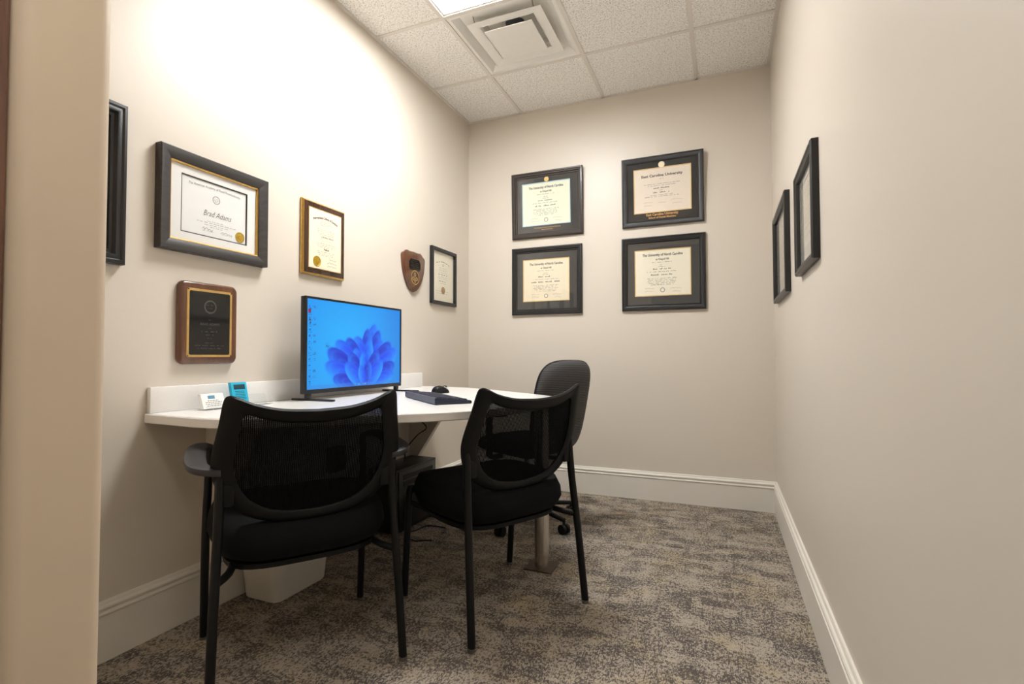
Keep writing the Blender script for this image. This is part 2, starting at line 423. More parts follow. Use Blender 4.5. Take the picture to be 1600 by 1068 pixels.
def word_lines(parent, name, mat, lines, z):
    """illegible small print as rows of word strokes: (cx, cy, width, height)"""
    mb = MB()
    for cx, cy, w, h in lines:
        x = cx - w / 2
        while x < cx + w / 2 - h:
            l = min(h * random.uniform(1.5, 6), cx + w / 2 - x)
            for k in range(max(1, int(l / (h * 0.95)))):
                xa = x + k * h * 0.95
                t = h * random.choice((0.5, 0.55, 0.8)); mb.add([(xa, cy - h * .3, z), (xa + h * 0.6, cy - h * .3, z), (xa + h * 0.6, cy - h * .3 + t, z), (xa, cy - h * .3 + t, z)], [(0, 1, 2, 3)])
            x += l + h * 0.8
    o_ = mb.build(name, mat, parent, 0); o_['kind'] = 'stuff'; return o_
def scribble(parent, name, mat, spots, z):
    """signatures: (cx, cy, width, height)"""
    mb = MB()
    for cx, cy, w, h in spots:
        ph = random.uniform(0, 6); pts = []
        for k in range(29):
            t = k / 28; x = cx - w / 2 + w * t + 0.05 * w * math.sin(9 * t * 2 + ph)
            pts.append((x, cy + h * 0.5 * math.sin(21 * t + ph) * (1 - 0.6 * t) + h * 0.15 * math.sin(6 * t)))
        for a, b in zip(pts, pts[1:]):
            d = Vector((b[0] - a[0], b[1] - a[1])); d.normalize(); nn = Vector((-d.y, d.x)) * 0.0006
            mb.add([(a[0] + nn.x, a[1] + nn.y, z), (a[0] - nn.x, a[1] - nn.y, z), (b[0] - nn.x, b[1] - nn.y, z), (b[0] + nn.x, b[1] + nn.y, z)], [(0, 1, 2, 3)])
    o_ = mb.build(name, mat, parent, 0); o_['kind'] = 'stuff'; return o_
def ring2d(parent, name, mat, cx, cy, r0, r1, z, seg=28):
    mb = MB(); v = []
    for j in range(seg):
        a = 2 * math.pi * j / seg; v += [(cx + r0 * math.cos(a), cy + r0 * math.sin(a), z), (cx + r1 * math.cos(a), cy + r1 * math.sin(a), z)]
    mb.add(v, [(2 * j, 2 * j + 1, (2 * j + 3) % (2 * seg), (2 * j + 2) % (2 * seg)) for j in range(seg)])
    return mb.build(name, mat, parent, 0)
def seal(parent, name, mat, cx, cy, r, z, teeth=28):
    mb = MB(); k = teeth * 2
    ring = lambda s, zz: [(cx + s * r * (1 if j % 2 else 0.94) * math.cos(2 * math.pi * j / k), cy + s * r * (1 if j % 2 else 0.94) * math.sin(2 * math.pi * j / k), zz) for j in range(k)]
    mb.rings([ring(1, z), ring(0.98, z + 0.0012), ring(0.80, z + 0.0012), ring(0.76, z + 0.0006), ring(0.5, z + 0.0006), ring(0.45, z + 0.0012)], False, True)
    o = mb.build(name, mat, parent, 30); return o

# ------------------------------------------------------------------ wall frames
def wall_matrix(side, a, z):
    """local x right, y up, z out of the wall; a is the place along the wall"""
    if side == 'left':  c = [(0, 1, 0), (0, 0, 1), (1, 0, 0), (0.0005, a, z)]
    if side == 'back':  c = [(1, 0, 0), (0, 0, 1), (0, -1, 0), (a, -0.0005, z)]
    if side == 'right': c = [(0, -1, 0), (0, 0, 1), (-1, 0, 0), (W - 0.0005, a, z)]
    mt = Matrix([Vector(q) for q in c[:3]]).transposed().to_4x4(); mt.translation = Vector(c[3]); return mt
def rect_rings(hx, hy, prof):
    return [[(-hx + t, -hy + t, h), (hx - t, -hy + t, h), (hx - t, hy - t, h), (-hx + t, hy - t, h)] for t, h in prof]
def moulding(root, hx, hy, prof, mat, name='frame'):
    r = rect_rings(hx, hy, prof)
    return MB().rings(r + [r[0]], False, False).build(name, mat, root, 28)
def sheet(root, name, mat, x0, y0, x1, y1, z0, z1):
    return MB().box(x0, y0, z0, x1, y1, z1).build(name, mat, root, 0)
def mat_with_window(root, name, mat, hx, hy, wx0, wy0, wx1, wy1, z0, z1, bev=None):
    o = lambda z: [(-hx, -hy, z), (hx, -hy, z), (hx, hy, z), (-hx, hy, z)]
    w = lambda g, z: [(wx0 - g, wy0 - g, z), (wx1 + g, wy0 - g, z), (wx1 + g, wy1 + g, z), (wx0 - g, wy1 + g, z)]
    p = MB().rings([o(z0), o(z1), w(0.006 if bev else 0.0, z1), w(0.006 if bev else 0, z0)], False, False).build(name, mat, root, 0)
    if bev: MB().rings([w(0.006, z1), w(0.0, z1 - 0.0015), w(0.0, z0), w(0.006, z0)], False, False).build('bevel', bev, p, 0)
    return p

P_STEP = [(0, 0), (0, 0.018), (0.004, 0.024), (0.012, 0.025), (0.016, 0.021), (0.024, 0.020), (0.030, 0.013), (0.036, 0.012), (0.040, 0.008), (0.040, 0)]
P_SCOOP = [(0, 0), (0, 0.016), (0.003, 0.022), (0.008, 0.023), (0.011, 0.018), (0.022, 0.016), (0.030, 0.013), (0.034, 0.015), (0.038, 0.011), (0.038, 0)]

def diploma(side, a0, a1, z0, z1, label, fmat, prof, paper, pr, matc, bev, group=None, cat='framed diploma', tilt=0.0):
    hx, hy = abs(a1 - a0) / 2, (z1 - z0) / 2
    r = thing('framed_diploma', label, cat, mat=wall_matrix(side, (a0 + a1) / 2, (z0 + z1) / 2) @ Matrix.Translation((0, 0, hy * math.sin(R(tilt)))) @ Matrix.Rotation(R(tilt), 4, 'X'), group=group)
    moulding(r, hx, hy, prof, fmat)
    w = prof[-1][0]
    mat_with_window(r, 'mat_board', matc, hx - w + 0.001, hy - w + 0.001, *pr, 0.003, 0.006, bev)
    sheet(r, 'certificate', paper, pr[0] - 0.002, pr[1] - 0.002, pr[2] + 0.002, pr[3] + 0.002, 0.001, 0.0035)
    sheet(r, 'glass', 'glass', -hx + w - 0.001, -hy + w - 0.001, hx - w + 0.001, hy - w + 0.001, 0.0078, 0.0084)
    return r

def fit(pr):                             # paper rect -> helper from unit coordinates (0..1, 0..1 from the bottom left)
    x0, y0, x1, y1 = pr; return (lambda u: x0 + u * (x1 - x0)), (lambda v: y0 + v * (y1 - y0)), x1 - x0, y1 - y0

ZP = 0.0038
def university(r, pr, deg_w):
    X, Y, w, h = fit(pr)
    lettering(r, 'lettering', 'ink', [('The University of North Carolina', X(.5), Y(.90), w * .74, h * .055, 0.03), ('at Chapel Hill', X(.5), Y(.80), w * .24, h * .042, 0.025)], ZP)
    word_lines(r, 'small_print', 'ink_light', [(X(.5), Y(v_), w * ww, h * .022) for v_, ww in ((.73, .38), (.67, .1), (.63, .14), (.52, .58), (.37, .56), (.335, .52), (.30, .55), (.265, .5), (.23, .42))], ZP)
    word_lines(r, 'name_line', 'ink', [(X(.5), Y(.58), w * .34, h * .034), (X(.5), Y(.45), w * deg_w, h * .036)], ZP)
    ring2d(r, 'printed_seal', 'ink_light', X(.5), Y(.11), h * .038, h * .052, ZP)
    scribble(r, 'signature', 'ink_light', [(X(.26), Y(.15), w * .18, h * .03), (X(.26), Y(.09), w * .16, h * .03), (X(.74), Y(.14), w * .2, h * .03), (X(.76), Y(.07), w * .14, h * .025)], ZP)

# A upper left on the back wall
A0, A1, B0, B1 = 0.370, 0.906, 1.806, 2.284; ac, bc = (A0 + A1) / 2, (B0 + B1) / 2
pr = (0.454 - ac, 1.900 - bc, 0.808 - ac, 2.200 - bc)
r = diploma('back', A0, A1, B0, B1, 'brown-framed diploma with gold medallion, upper left on the back wall', 'frame_brown', P_STEP, 'paper_green', pr, 'mat_gray', 'bevel_blue', 'diplomas on the back wall', tilt=1.8)
university(r, pr, .48)
seal(r, 'medallion', 'brass_pale', 0.0, pr[3] + 0.024, 0.018, 0.006)
lettering(r, 'mat_lettering', 'ink_gold', [('The University of North Carolina at Chapel Hill', 0.0, pr[1] - 0.022, 0.20, 0.008, .01), ('School of Dentistry', 0.0, pr[1] - 0.036, 0.085, 0.008, .01)], 0.0064)
# B upper right
A0, A1, B0, B1 = 1.178, 1.700, 1.812, 2.273; ac, bc = (A0 + A1) / 2, (B0 + B1) / 2
pr = (1.262 - ac, 1.906 - bc, 1.618 - ac, 2.190 - bc)
r = diploma('back', A0, A1, B0, B1, 'grey-framed diploma with pale medallion and gold lettering below the certificate', 'frame_gray', P_SCOOP, 'paper_pink', pr, 'mat_dark', 'bevel_gold', 'diplomas on the back wall', tilt=2.6)
X, Y, w, h = fit(pr)
lettering(r, 'lettering', 'ink', [('East Carolina University', X(.5), Y(.84), w * .74, h * .058, 0.03)], ZP)
word_lines(r, 'small_print', 'ink_light', [(X(.5), Y(v_), w * ww, h * .022) for v_, ww in ((.755, .08), (.64, .66), (.60, .5), (.49, .1), (.38, .42), (.345, .62))], ZP)
word_lines(r, 'name_line', 'ink', [(X(.5), Y(.54), w * .3, h * .034), (X(.5), Y(.44), w * .32, h * .034)], ZP)
scribble(r, 'signature', 'ink_light', [(X(.24), Y(.22), w * .16, h * .03), (X(.5), Y(.2), w * .13, h * .025), (X(.76), Y(.24), w * .2, h * .03), (X(.76), Y(.16), w * .16, h * .025), (X(.24), Y(.15), w * .14, h * .025)], ZP)
seal(r, 'medallion', 'coin_silver', 0.0, pr[3] + 0.022, 0.021, 0.006, 40)
lettering(r, 'mat_lettering', 'ink_gold', [('East Carolina University', 0.0, pr[1] - 0.018, 0.205, 0.016, .035), ('School of Dental Medicine', 0.0, pr[1] - 0.039, 0.175, 0.0125, .03)], 0.0064)
# C lower left
A0, A1, B0, B1 = 0.367, 0.896, 1.248, 1.737; ac, bc = (A0 + A1) / 2, (B0 + B1) / 2
pr = (0.457 - ac, 1.349 - bc, 0.797 - ac, 1.644 - bc)
r = diploma('back', A0, A1, B0, B1, 'black-framed diploma in a grey mat, lower left on the back wall', 'frame_black', P_STEP, 'paper_cream', pr, 'mat_gray', 'bevel_gold', 'diplomas on the back wall')
university(r, pr, .66)
# D lower right
A0, A1, B0, B1 = 1.172, 1.706, 1.249, 1.740; ac, bc = (A0 + A1) / 2, (B0 + B1) / 2
pr = (1.263 - ac, 1.350 - bc, 1.610 - ac, 1.648 - bc)
r = diploma('back', A0, A1, B0, B1, 'black-framed diploma in a grey mat, lower right on the back wall', 'frame_black', P_SCOOP, 'paper_ivory', pr, 'mat_gray', 'bevel_gold', 'diplomas on the back wall')
university(r, pr, .42)

# the two frames on the right wall, seen edge-on
pr = (-0.150, -0.105, 0.150, 0.135)
r = diploma('right', -1.622, -1.200, 1.258, 1.645, 'dark framed certificate on the right wall, the one nearer to the viewer', 'frame_black', [(0, 0), (0, 0.020), (0.005, 0.025), (0.012, 0.025), (0.018, 0.020), (0.026, 0.018), (0.030, 0.010), (0.030, 0)], 'paper_ivory', pr, 'mat_light', None, 'frames on the right wall', 'framed certificate')
X, Y, w, h = fit(pr); word_lines(r, 'small_print', 'ink_light', [(X(.5), Y(v_), w * ww, h * .03) for v_, ww in ((.85, .7), (.72, .3), (.55, .6), (.46, .6), (.37, .5), (.28, .5), (.15, .6))], ZP)
pr = (-0.21, -0.135, 0.21, 0.165)
r = diploma('right', -0.862, -0.270, 1.240, 1.708, 'dark framed certificate on the right wall, nearer to the room corner', 'frame_black', [(0, 0), (0, 0.022), (0.004, 0.025), (0.018, 0.025), (0.030, 0.016), (0.030, 0)], 'paper_ivory', pr, 'mat_light', None, 'frames on the right wall', 'framed certificate')
X, Y, w, h = fit(pr); word_lines(r, 'small_print', 'ink_light', [(X(.5), Y(v_), w * ww, h * .03) for v_, ww in ((.85, .7), (.7, .3), (.55, .6), (.45, .6), (.35, .5), (.2, .6))], ZP)

# left wall: black frame cut by the wall end
y0, y1, z0, z1 = -2.90, -2.448, 1.242, 1.760
r = thing('picture_frame', 'black stepped picture frame half hidden behind the wall end', 'picture frame', mat=wall_matrix('left', (y0 + y1) / 2, (z0 + z1) / 2))
hx, hy = (y1 - y0) / 2, (z1 - z0) / 2
moulding(r, hx, hy, [(0, 0), (0, 0.020), (0.004, 0.026), (0.012, 0.027), (0.016, 0.022), (0.024, 0.024), (0.030, 0.023), (0.036, 0.012), (0.044, 0.011), (0.046, 0.006), (0.046, 0)], 'frame_black')
mat_with_window(r, 'mat_board', 'mat_dark', hx - 0.044, hy - 0.044, -hx + 0.11, -hy + 0.11, hx - 0.11, hy - 0.11, 0.002, 0.004)
sheet(r, 'certificate', 'paper_ivory', -hx + 0.108, -hy + 0.108, hx - 0.108, hy - 0.108, 0.001, 0.0025)
sheet(r, 'glass', 'glass', -hx + 0.044, -hy + 0.044, hx - 0.044, hy - 0.044, 0.0052, 0.0058)

# left wall: wide charcoal frame with the white certificate
y0, y1, z0, z1 = -2.347, -1.899, 1.322, 1.686
r = thing('framed_certificate', 'wide charcoal wood frame with gold lip around a white matted certificate', 'framed certificate', mat=wall_matrix('left', (y0 + y1) / 2, (z0 + z1) / 2))
hx, hy = (y1 - y0) / 2, (z1 - z0) / 2
moulding(r, hx, hy, [(0, 0), (0, 0.029), (0.003, 0.032), (0.014, 0.032), (0.040, 0.021), (0.041, 0.012), (0.041, 0)], 'frame_charcoal')
moulding(r, hx - 0.040, hy - 0.040, [(0, 0.004), (0, 0.018), (0.002, 0.0195), (0.006, 0.016), (0.0065, 0.010), (0.0065, 0.004)], 'gold', 'gold_lip')
mx_, my_ = hx - 0.040, hy - 0.040
ix, iy = 0.134, 0.102
mat_with_window(r, 'mat_board', 'mat_white', mx_, my_, -ix - .004, -iy - .004, ix + .004, iy + .004, 0.004, 0.0095)
mat_with_window(r, 'inner_mat', 'frame_black', ix + 0.006, iy + 0.006, -ix + .0, -iy + .0, ix, iy, 0.004, 0.0078)
sheet(r, 'certificate', 'paper_white', -ix - .002, -iy - .002, ix + .002, iy + .002, 0.002, 0.005)
z = 0.0053
lettering(r, 'title_lettering', 'ink', [('The American Academy of Fixed Prosthodontics', 0.0, 0.085, 0.215, 0.0095, 0.0, .15, 0.004)], z)
lettering(r, 'name_lettering', 'ink', [('Brad Adams', 0.010, -0.014, 0.118, 0.022, -.006, .4)], z)
ring2d(r, 'printed_crest', 'ink_light', 0.003, 0.043, 0.013, 0.0155, z)
word_lines(r, 'crest_print', 'ink_light', [(0.003, 0.047, 0.02, 0.003), (0.003, 0.041, 0.022, 0.004), (0.003, 0.036, 0.014, 0.003)], z)
word_lines(r, 'small_print', 'ink_light', [(0.005, -0.044, 0.075, .0035), (0.008, -0.051, 0.165, .0038), (0.008, -0.059, 0.105, .0035), (0.008, -0.066, 0.055, .0035), (-0.028, -0.083, 0.05, .003), (0.052, -0.084, 0.05, .003)], z)
scribble(r, 'signature', 'ink', [(-0.03, -0.077, 0.045, 0.012), (0.05, -0.079, 0.05, 0.008)], z)
seal(r, 'gold_seal', 'gold_foil', 0.108, -0.078, 0.0215, z, 32)
sheet(r, 'glass', 'glass', -mx_, -my_, mx_, my_, 0.0105, 0.0109)

# left wall: dark walnut plaque with gilt edge and certificate
y0, y1, z0, z1 = -1.695, -1.412, 1.333, 1.683
r = thing('certificate_plaque', 'dark walnut plaque with gilt edge holding a cream certificate', 'certificate plaque', mat=wall_matrix('left', (y0 + y1) / 2, (z0 + z1) / 2))
hx, hy = (y1 - y0) / 2, (z1 - z0) / 2
MB().rings(rect_rings(hx, hy, [(0, 0), (0, 0.010), (0.010, 0.020), (0.012, 0.0205)]), True, True).build('board', 'walnut_dark', r, 20)
moulding(r, hx, hy, [(-0.0008, 0.004), (-0.0008, 0.011), (0.0075, 0.0195), (0.0075, 0.017), (0.001, 0.010)], 'gold', 'gilt_edge')
px, py = 0.108, 0.142
moulding(r, px + 0.002, py + 0.002, [(0, 0.020), (0, 0.0222), (0.003, 0.0222), (0.003, 0.020)], 'brass_pale', 'gold_border')
sheet(r, 'certificate', 'paper_cream', -px, -py, px, py, 0.020, 0.0215)
z = 0.0218
lettering(r, 'title_lettering', 'ink', [('International College of Dentists', 0.0, 0.108, 0.165, 0.012, .03, 0, 0.016)], z)
lettering(r, 'name_lettering', 'ink', [('J. Bradley Adams', 0.012, 0.015, 0.085, 0.009, .01)], z); lettering(r, 'grade_lettering', 'ink', [('Fellow', 0.008, -0.044, 0.036, 0.009, .03)], z)
word_lines(r, 'small_print', 'ink_light', [(0.005, v_, w_, .0042) for v_, w_ in ((.087, .075), (.079, .085), (.071, .075), (.05, .115), (.042, .115), (.034, .11), (.026, .1), (.0, .06), (-.018, .12), (-.026, .125), (-.034, .115), (-.058, .115), (-.066, .11), (-.074, .1))], z)
scribble(r, 'signature', 'ink', [(0.05, -0.09, 0.05, 0.006), (0.045, -0.106, 0.06, 0.007), (0.045, -0.122, 0.06, 0.006)], z)
seal(r, 'gold_seal', 'gold_foil', -0.055, -0.108, 0.026, z)

# left wall: shield plaque
y0, y1, z0, z1 = -0.896, -0.650, 1.349, 1.604
r = thing('shield_plaque', 'walnut shield-shaped award plaque with black plate and brass emblem', 'award plaque', mat=wall_matrix('left', (y0 + y1) / 2, (z0 + z1) / 2))
half = [(0, 1), (.42, .985), (.62, 1.0), (.78, .90), (1, .76), (.99, .45), (.93, .1), (.78, -.3), (.55, -.66), (.28, -.9), (.0, -1)]
half = [(a, b) for a, b in half]
hs = crom(half, 3, False)
outl = [(a, b) for a, b in hs] + [(-a, b) for a, b in hs[-2:0:-1]]
sc = lambda k, zz: [(a * 0.123 * k, b * 0.1275 * k, zz) for a, b in outl]
MB().rings([sc(1, 0), sc(1, 0.012), sc(0.95, 0.019), sc(0.93, 0.020)], True, True).build('board', 'walnut', r, 25)
plate = [(-.7, .62), (-.5, .82), (.5, .82), (.7, .62), (.7, .28), (.55, .12), (-.55, .12), (-.7, .28)]
MB().prism([(a * .09, b * .1 - 0.004) for a, b in plate], 0.020, 0.0212, lambda a, b, d: (a, b, d)).build('name_plate', 'plate_black', r, 0)
word_lines(r, 'plate_lettering', 'ink_plate', [(0, .068, .06, .004), (0, .056, .09, .004), (0, .044, .07, .004), (0, .033, .085, .004), (0, .022, .05, .004)], 0.0215)
e = MB(); kk = 28
e.rings([[(0.046 * f_ * math.cos(2 * math.pi * j / kk), -0.036 + 0.042 * f_ * math.sin(2 * math.pi * j / kk), zz) for j in range(kk)] for f_, zz in ((1, .020), (.98, .0225), (.84, .0225), (.80, .0212))], False, True).build('emblem', 'walnut_dark', r, 30)
em = ring2d(r, 'emblem_ring', 'brass_pale', 0, 0, 0.040, 0.0455, 0.0228); em.location = (0, -0.036, 0)
for rr, cx_, cy_ in ((.012, 0, .018), (.012, -.017, -.008), (.012, .017, -.008), (.009, 0, -.024)):
    ring2d(r, 'emblem_detail', 'brass_pale', cx_, cy_ - 0.036, rr * .6, rr, 0.0218)
word_lines(r, 'year_lettering', 'brass_pale', [(0, -.09, .022, .006)], 0.0207)

# left wall: small black frame near the corner
y0, y1, z0, z1 = -0.566, -0.230, 1.303, 1.688
r = thing('framed_certificate', 'thin black frame with a grey-white certificate next to the room corner', 'framed certificate', mat=wall_matrix('left', (y0 + y1) / 2, (z0 + z1) / 2))
hx, hy = (y1 - y0) / 2, (z1 - z0) / 2
moulding(r, hx, hy, [(0, 0), (0, 0.020), (0.002, 0.022), (0.020, 0.022), (0.022, 0.020), (0.022, 0)], 'frame_black')
sheet(r, 'mat_board', 'paper_ivory', -hx + .021, -hy + .021, hx - .021, hy - .021, 0.001, 0.004)
sheet(r, 'certificate', 'paper_ivory', -hx + .05, -hy + .05, hx - .05, hy - .05, 0.004, 0.005)
z = 0.0053
ta = word_lines(r, 'title_print', 'ink', [(0, 0.106, 0.18, 0.009)], z)
for q_ in ta.data.vertices: q_.co.y -= 0.016 * (q_.co.x / 0.09) ** 2
ring2d(r, 'printed_crest', 'ink_light', 0, .082, .006, .009, z)
word_lines(r, 'small_print', 'ink_light', [(0, v_, w_, .005) for v_, w_ in ((.06, .1), (.045, .11), (.03, .12), (.0, .13), (-.012, .12), (-.045, .08), (-.085, .05), (-.1, .18), (-.115, .17))], z)
word_lines(r, 'name_line', 'ink', [(0, .016, .13, .008), (0, -.03, .11, .008)], z)
seal(r, 'gold_seal', 'bronze_foil', 0.0, -0.092, 0.026, z)
sheet(r, 'glass', 'glass', -hx + .021, -hy + .021, hx - .021, hy - .021, 0.0080, 0.0084)

# left wall: walnut award plaque with black plate
y0, y1, z0, z1 = -2.268, -2.033, 0.920, 1.222
r = thing('award_plaque', 'rounded walnut plaque with gold-bordered black engraved plate above the counter', 'award plaque', mat=wall_matrix('left', (y0 + y1) / 2, (z0 + z1) / 2))
hx, hy = (y1 - y0) / 2, (z1 - z0) / 2
rr = lambda g, rad, zz: [(a, b, zz) for a, b in rrect(0, 0, hx - g, hy - g, rad)]
MB().rings([rr(0.002, .022, 0), rr(0, .024, 0.003), rr(0, .024, 0.013), rr(0.004, .021, 0.019), rr(0.009, .017, 0.021)], True, True).build('board', 'walnut', r, 40)
gx, gy = 0.091, 0.126
rg = lambda g, rad, zz: [(a, b, zz) for a, b in rrect(0, 0, gx - g, gy - g, rad)]
MB().rings([rg(0, .010, .021), rg(0.0005, .010, .0225), rg(.009, .006, .0225), rg(.009, .006, .021)], False, False).build('gold_border', 'brass_pale', r, 40)
MB().rings([rg(.0085, .006, .021), rg(.009, .006, .0218)], False, True).build('black_plate', 'plate_black', r, 40)
for sx in (-1, 1):
    for sy in (-1, 1): MB().cyl((sx * (gx - .005), sy * (gy - .005)), 0.0022, 0.0225, 0.0234, 10).build('screw', 'plate_black', r)
z = 0.0221
ring2d(r, 'engraved_crest', 'ink_plate', 0, .062, .020, .025, z)
word_lines(r, 'crest_print', 'ink_plate', [(0, .068, .03, .004), (0, .056, .024, .004), (0, .042, .04, .003)], z)
lettering(r, 'engraved_lettering', 'ink_plate', [('BRAD ADAMS', 0, -.003, .078, .009)], z)
word_lines(r, 'engraved_print', 'ink_plate', [(0, .013, .01, .003), (0, -.019, .012, .004), (0, -.031, .07, .006), (0, -.043, .034, .006), (0, -.056, .02, .004), (0, -.073, .04, .004), (0, -.083, .12, .005), (0, -.093, .10, .005)], z)

# ------------------------------------------------------------------ the counter desk
ZD = 0.756
plan = [(0.001, -2.368), (0.16, -2.378), (0.30, -2.384), (0.40, -2.360), (0.50, -2.30), (0.62, -2.205), (0.80, -2.055), (0.92, -1.94), (1.0, -1.82), (1.07, -1.62),
        (1.105, -1.44), (1.105, -1.28), (1.06, -1.17), (0.94, -1.07), (0.74, -0.93), (0.53, -0.79), (0.34, -0.70), (0.17, -0.655), (0.001, -0.64)]
pl = crom(plan, 5, False)
desk = thing('counter_desk', 'white wall-mounted counter desk widening to a rounded end on a steel post', 'desk', (0, 0, 0))
def ins(poly, g):                        # small inset for the eased edge
    n_ = len(poly); o = []
    for i, p_ in enumerate(poly):
        a = Vector(poly[max(i - 1, 0)]); b = Vector(poly[min(i + 1, n_ - 1)]); t_ = (b - a).normalized()
        q_ = Vector(p_) + Vector((-t_.y, t_.x)) * g; o.append((max(q_.x, 0.001), q_.y))
    return o
rg = lambda g, zz: [(a, b, zz) for a, b in ins(pl, g)]
MB().rings([rg(.003, ZD - .032), rg(0, ZD - .029), rg(0, ZD - .004), rg(.004, ZD)], True, True).build('worktop', 'counter_white', desk, 40)
tag(MB().rbox(0.001, -2.362, ZD, 0.021, -0.68, ZD + 0.088, 0.003).build('backsplash', 'counter_white'), 'long low white backsplash strip on the wall along the back of the counter', 'backsplash')
bp = [(0, ZD - .032), (.42, ZD - .032), (.34, ZD - .040), (.285, ZD - .062), (.255, ZD - .10), (.215, .565), (.06, .335), (.045, .30), (.045, .188), (0, .188)]
for yb in (-2.145, -0.80):
    MB().prism(bp, yb, yb + 0.035, lambda a, b, d: (a + 0.0015, d, b)).build('bracket', 'wall_paint', desk, 0)
PX, PY = 1.035, -1.285
po = MB().cyl((PX, PY), 0.0325, 0.006, ZD - 0.032, 32).build('post', 'steel', desk)
MB().rbox(PX - .065, PY - .065, 0, PX + .065, PY + .065, 0.006, 0.002, 1).build('base_plate', 'plate_bronze', po)
MB().rbox(PX - .06, PY - .06, ZD - .037, PX + .06, PY + .06, ZD - .0322, 0.002, 1).build('top_plate', 'plate_bronze', po)

# ------------------------------------------------------------------ monitor
MX, MY0, MY1, MZ0, MZ1 = 0.150, -1.806, -1.101, 0.785, 1.209
mo = thing('computer_monitor', 'wide black-framed monitor showing a bright blue desktop', 'monitor', (MX, (MY0 + MY1) / 2, ZD))
hw = (MY1 - MY0) / 2; z0, z1 = MZ0 - ZD, MZ1 - ZD
MB().rbox(-0.030, -hw, z0, -0.004, hw, z1, 0.004).build('housing', 'monitor_black', mo)
MB().rbox(-0.055, -hw * .6, z0 + .05, -0.029, hw * .6, z1 - .12, 0.010).build('rear_cover', 'monitor_black', mo)
o = lambda g, g2, x: [(x, -hw + g, z0 + g2), (x, hw - g, z0 + g2), (x, hw - g, z1 - g), (x, -hw + g, z1 - g)]
MB().rings([o(.0, .0, -.006), o(.0, .0, -.001), o(.001, .001, 0.0), o(.010, .018, 0.0), o(.0105, .0185, -.004)], False, False).build('bezel', 'monitor_black', mo, 30)
for sy in (-1, 1):
    f_ = MB().rbox(-0.10, sy * (hw - 0.03) - .009, 0.0, 0.13, sy * (hw - 0.03) + .009, 0.009, 0.003).build('foot', 'monitor_black', mo)
    MB().rbox(-0.022, sy * (hw - 0.03) - .014, 0.008, -0.006, sy * (hw - 0.03) + .014, z0 + 0.004, 0.003).build('foot_neck', 'monitor_black', f_)
# the lit picture: a blue field with folded ribbons, computed on a grid
GX, GY = 300, 172
sw, sh0, sh1 = hw - .010, z0 + .018, z1 - .010
yy, xx = np.mgrid[0:GY, 0:GX]; U = xx / (GX - 1); V = yy / (GY - 1)
asp = 16 / 9
img = np.zeros((GY, GX, 3))
c0 = np.array([0.0, .56, .93]); c1 = np.array([.04, .68, .98]); c2 = np.array([.0, .46, .80])
d = np.hypot((U - .36) * asp, V - .45)
img[:] = c1; img += (np.clip(d / 1.2, 0, 1)[..., None]) * (c0 - c1) * 1.2
k = np.clip((U - .72) * 2.2, 0, 1)[..., None]; img = img * (1 - k) + c2 * k * .55 + img * k * .45
glow = np.exp(-((U - .44) ** 2 * 18 + (V - .62) ** 2 * 22))[..., None]; img = img * (1 - .35 * glow) + np.array([.12, .66, 1.0]) * .35 * glow
def petal(cx, cy, rx, ry, ang, ca, cb, power=1.6, soft=.015, gdir=90):
    global img
    X_ = (U - cx) * asp; Y_ = V - cy; a = R(ang); x = X_ * math.cos(a) + Y_ * math.sin(a); y = -X_ * math.sin(a) + Y_ * math.cos(a)
    rr_ = np.sqrt((x / rx) ** 2 + (y / ry) ** 2)
    m_ = np.clip((1 - rr_) / soft * min(rx, ry), 0, 1)[..., None]
    g_ = R(gdir); t_ = np.clip(.5 + .5 * (x / rx * math.cos(g_) + y / ry * math.sin(g_)), 0, 1) ** power
    edge = np.clip((rr_ - .86) / .14, 0, 1) ** 2
    fold = .5 + .5 * np.sin(2 * math.pi * (2.6 * rr_ + .7 * t_)); col_f = fold[..., None] ** 3 * .22
    t_ = t_[..., None]; col = np.array(ca) * (1 - t_) + np.array(cb) * t_
    col = col * (1 - col_f) + np.array([.16, .62, 1.0]) * col_f
    col = col * (1 - .45 * edge[..., None]) + np.array([.10, .55, 1.0]) * .45 * edge[..., None]
    img = img * (1 - m_) + col * m_
LT, MD, DP, DK = (.12, .66, 1.0), (.03, .42, .96), (.0, .22, .92), (.0, .10, .74)
fan = [(-14, .78, .15, 0), (-22, .74, .13, 1), (-4, .70, .13, 1), (16, .62, .17, 0), (-31, .66, .13, 0), (30, .66, .15, 1), (44, .74, .16, 0), (-44, .74, .16, 1), (-8, .58, .12, 0), (56, .78, .15, 1),
       (22, .50, .12, 0), (-55, .78, .15, 0), (68, .74, .14, 0), (-66, .66, .13, 1), (36, .50, .12, 1), (-30, .50, .12, 1), (5, .42, .10, 0), (78, .58, .11, 1), (-76, .60, .11, 0), (52, .46, .11, 0), (-48, .46, .12, 0), (-14, .32, .09, 1), (20, .28, .08, 0)]
for an, ln, wd, kd in fan:               # angle from straight up (positive leans left), length, half width
    a_ = R(90 + an); cu_, cv_ = .57 + math.cos(a_) * ln * .56 / asp, -.02 + math.sin(a_) * ln * .56
    petal(cu_, cv_, ln * .52, wd, 90 + an, (DK if kd else DP), (LT if kd == 0 else (.08, .54, 1.0)), 1.5, gdir=(70 if an > 0 else -70))
bar = (V < .042)[..., None]; img = np.where(bar, img * .5 + np.array([.25, .50, .85]) * .5, img)
rs = np.random.RandomState(3)
def block(u0, u1, v0, v1, c, dens=1.0):
    global img
    mk = (U >= u0) & (U < u1) & (V >= v0) & (V < v1) & (rs.rand(GY, GX) < dens); img[mk] = c
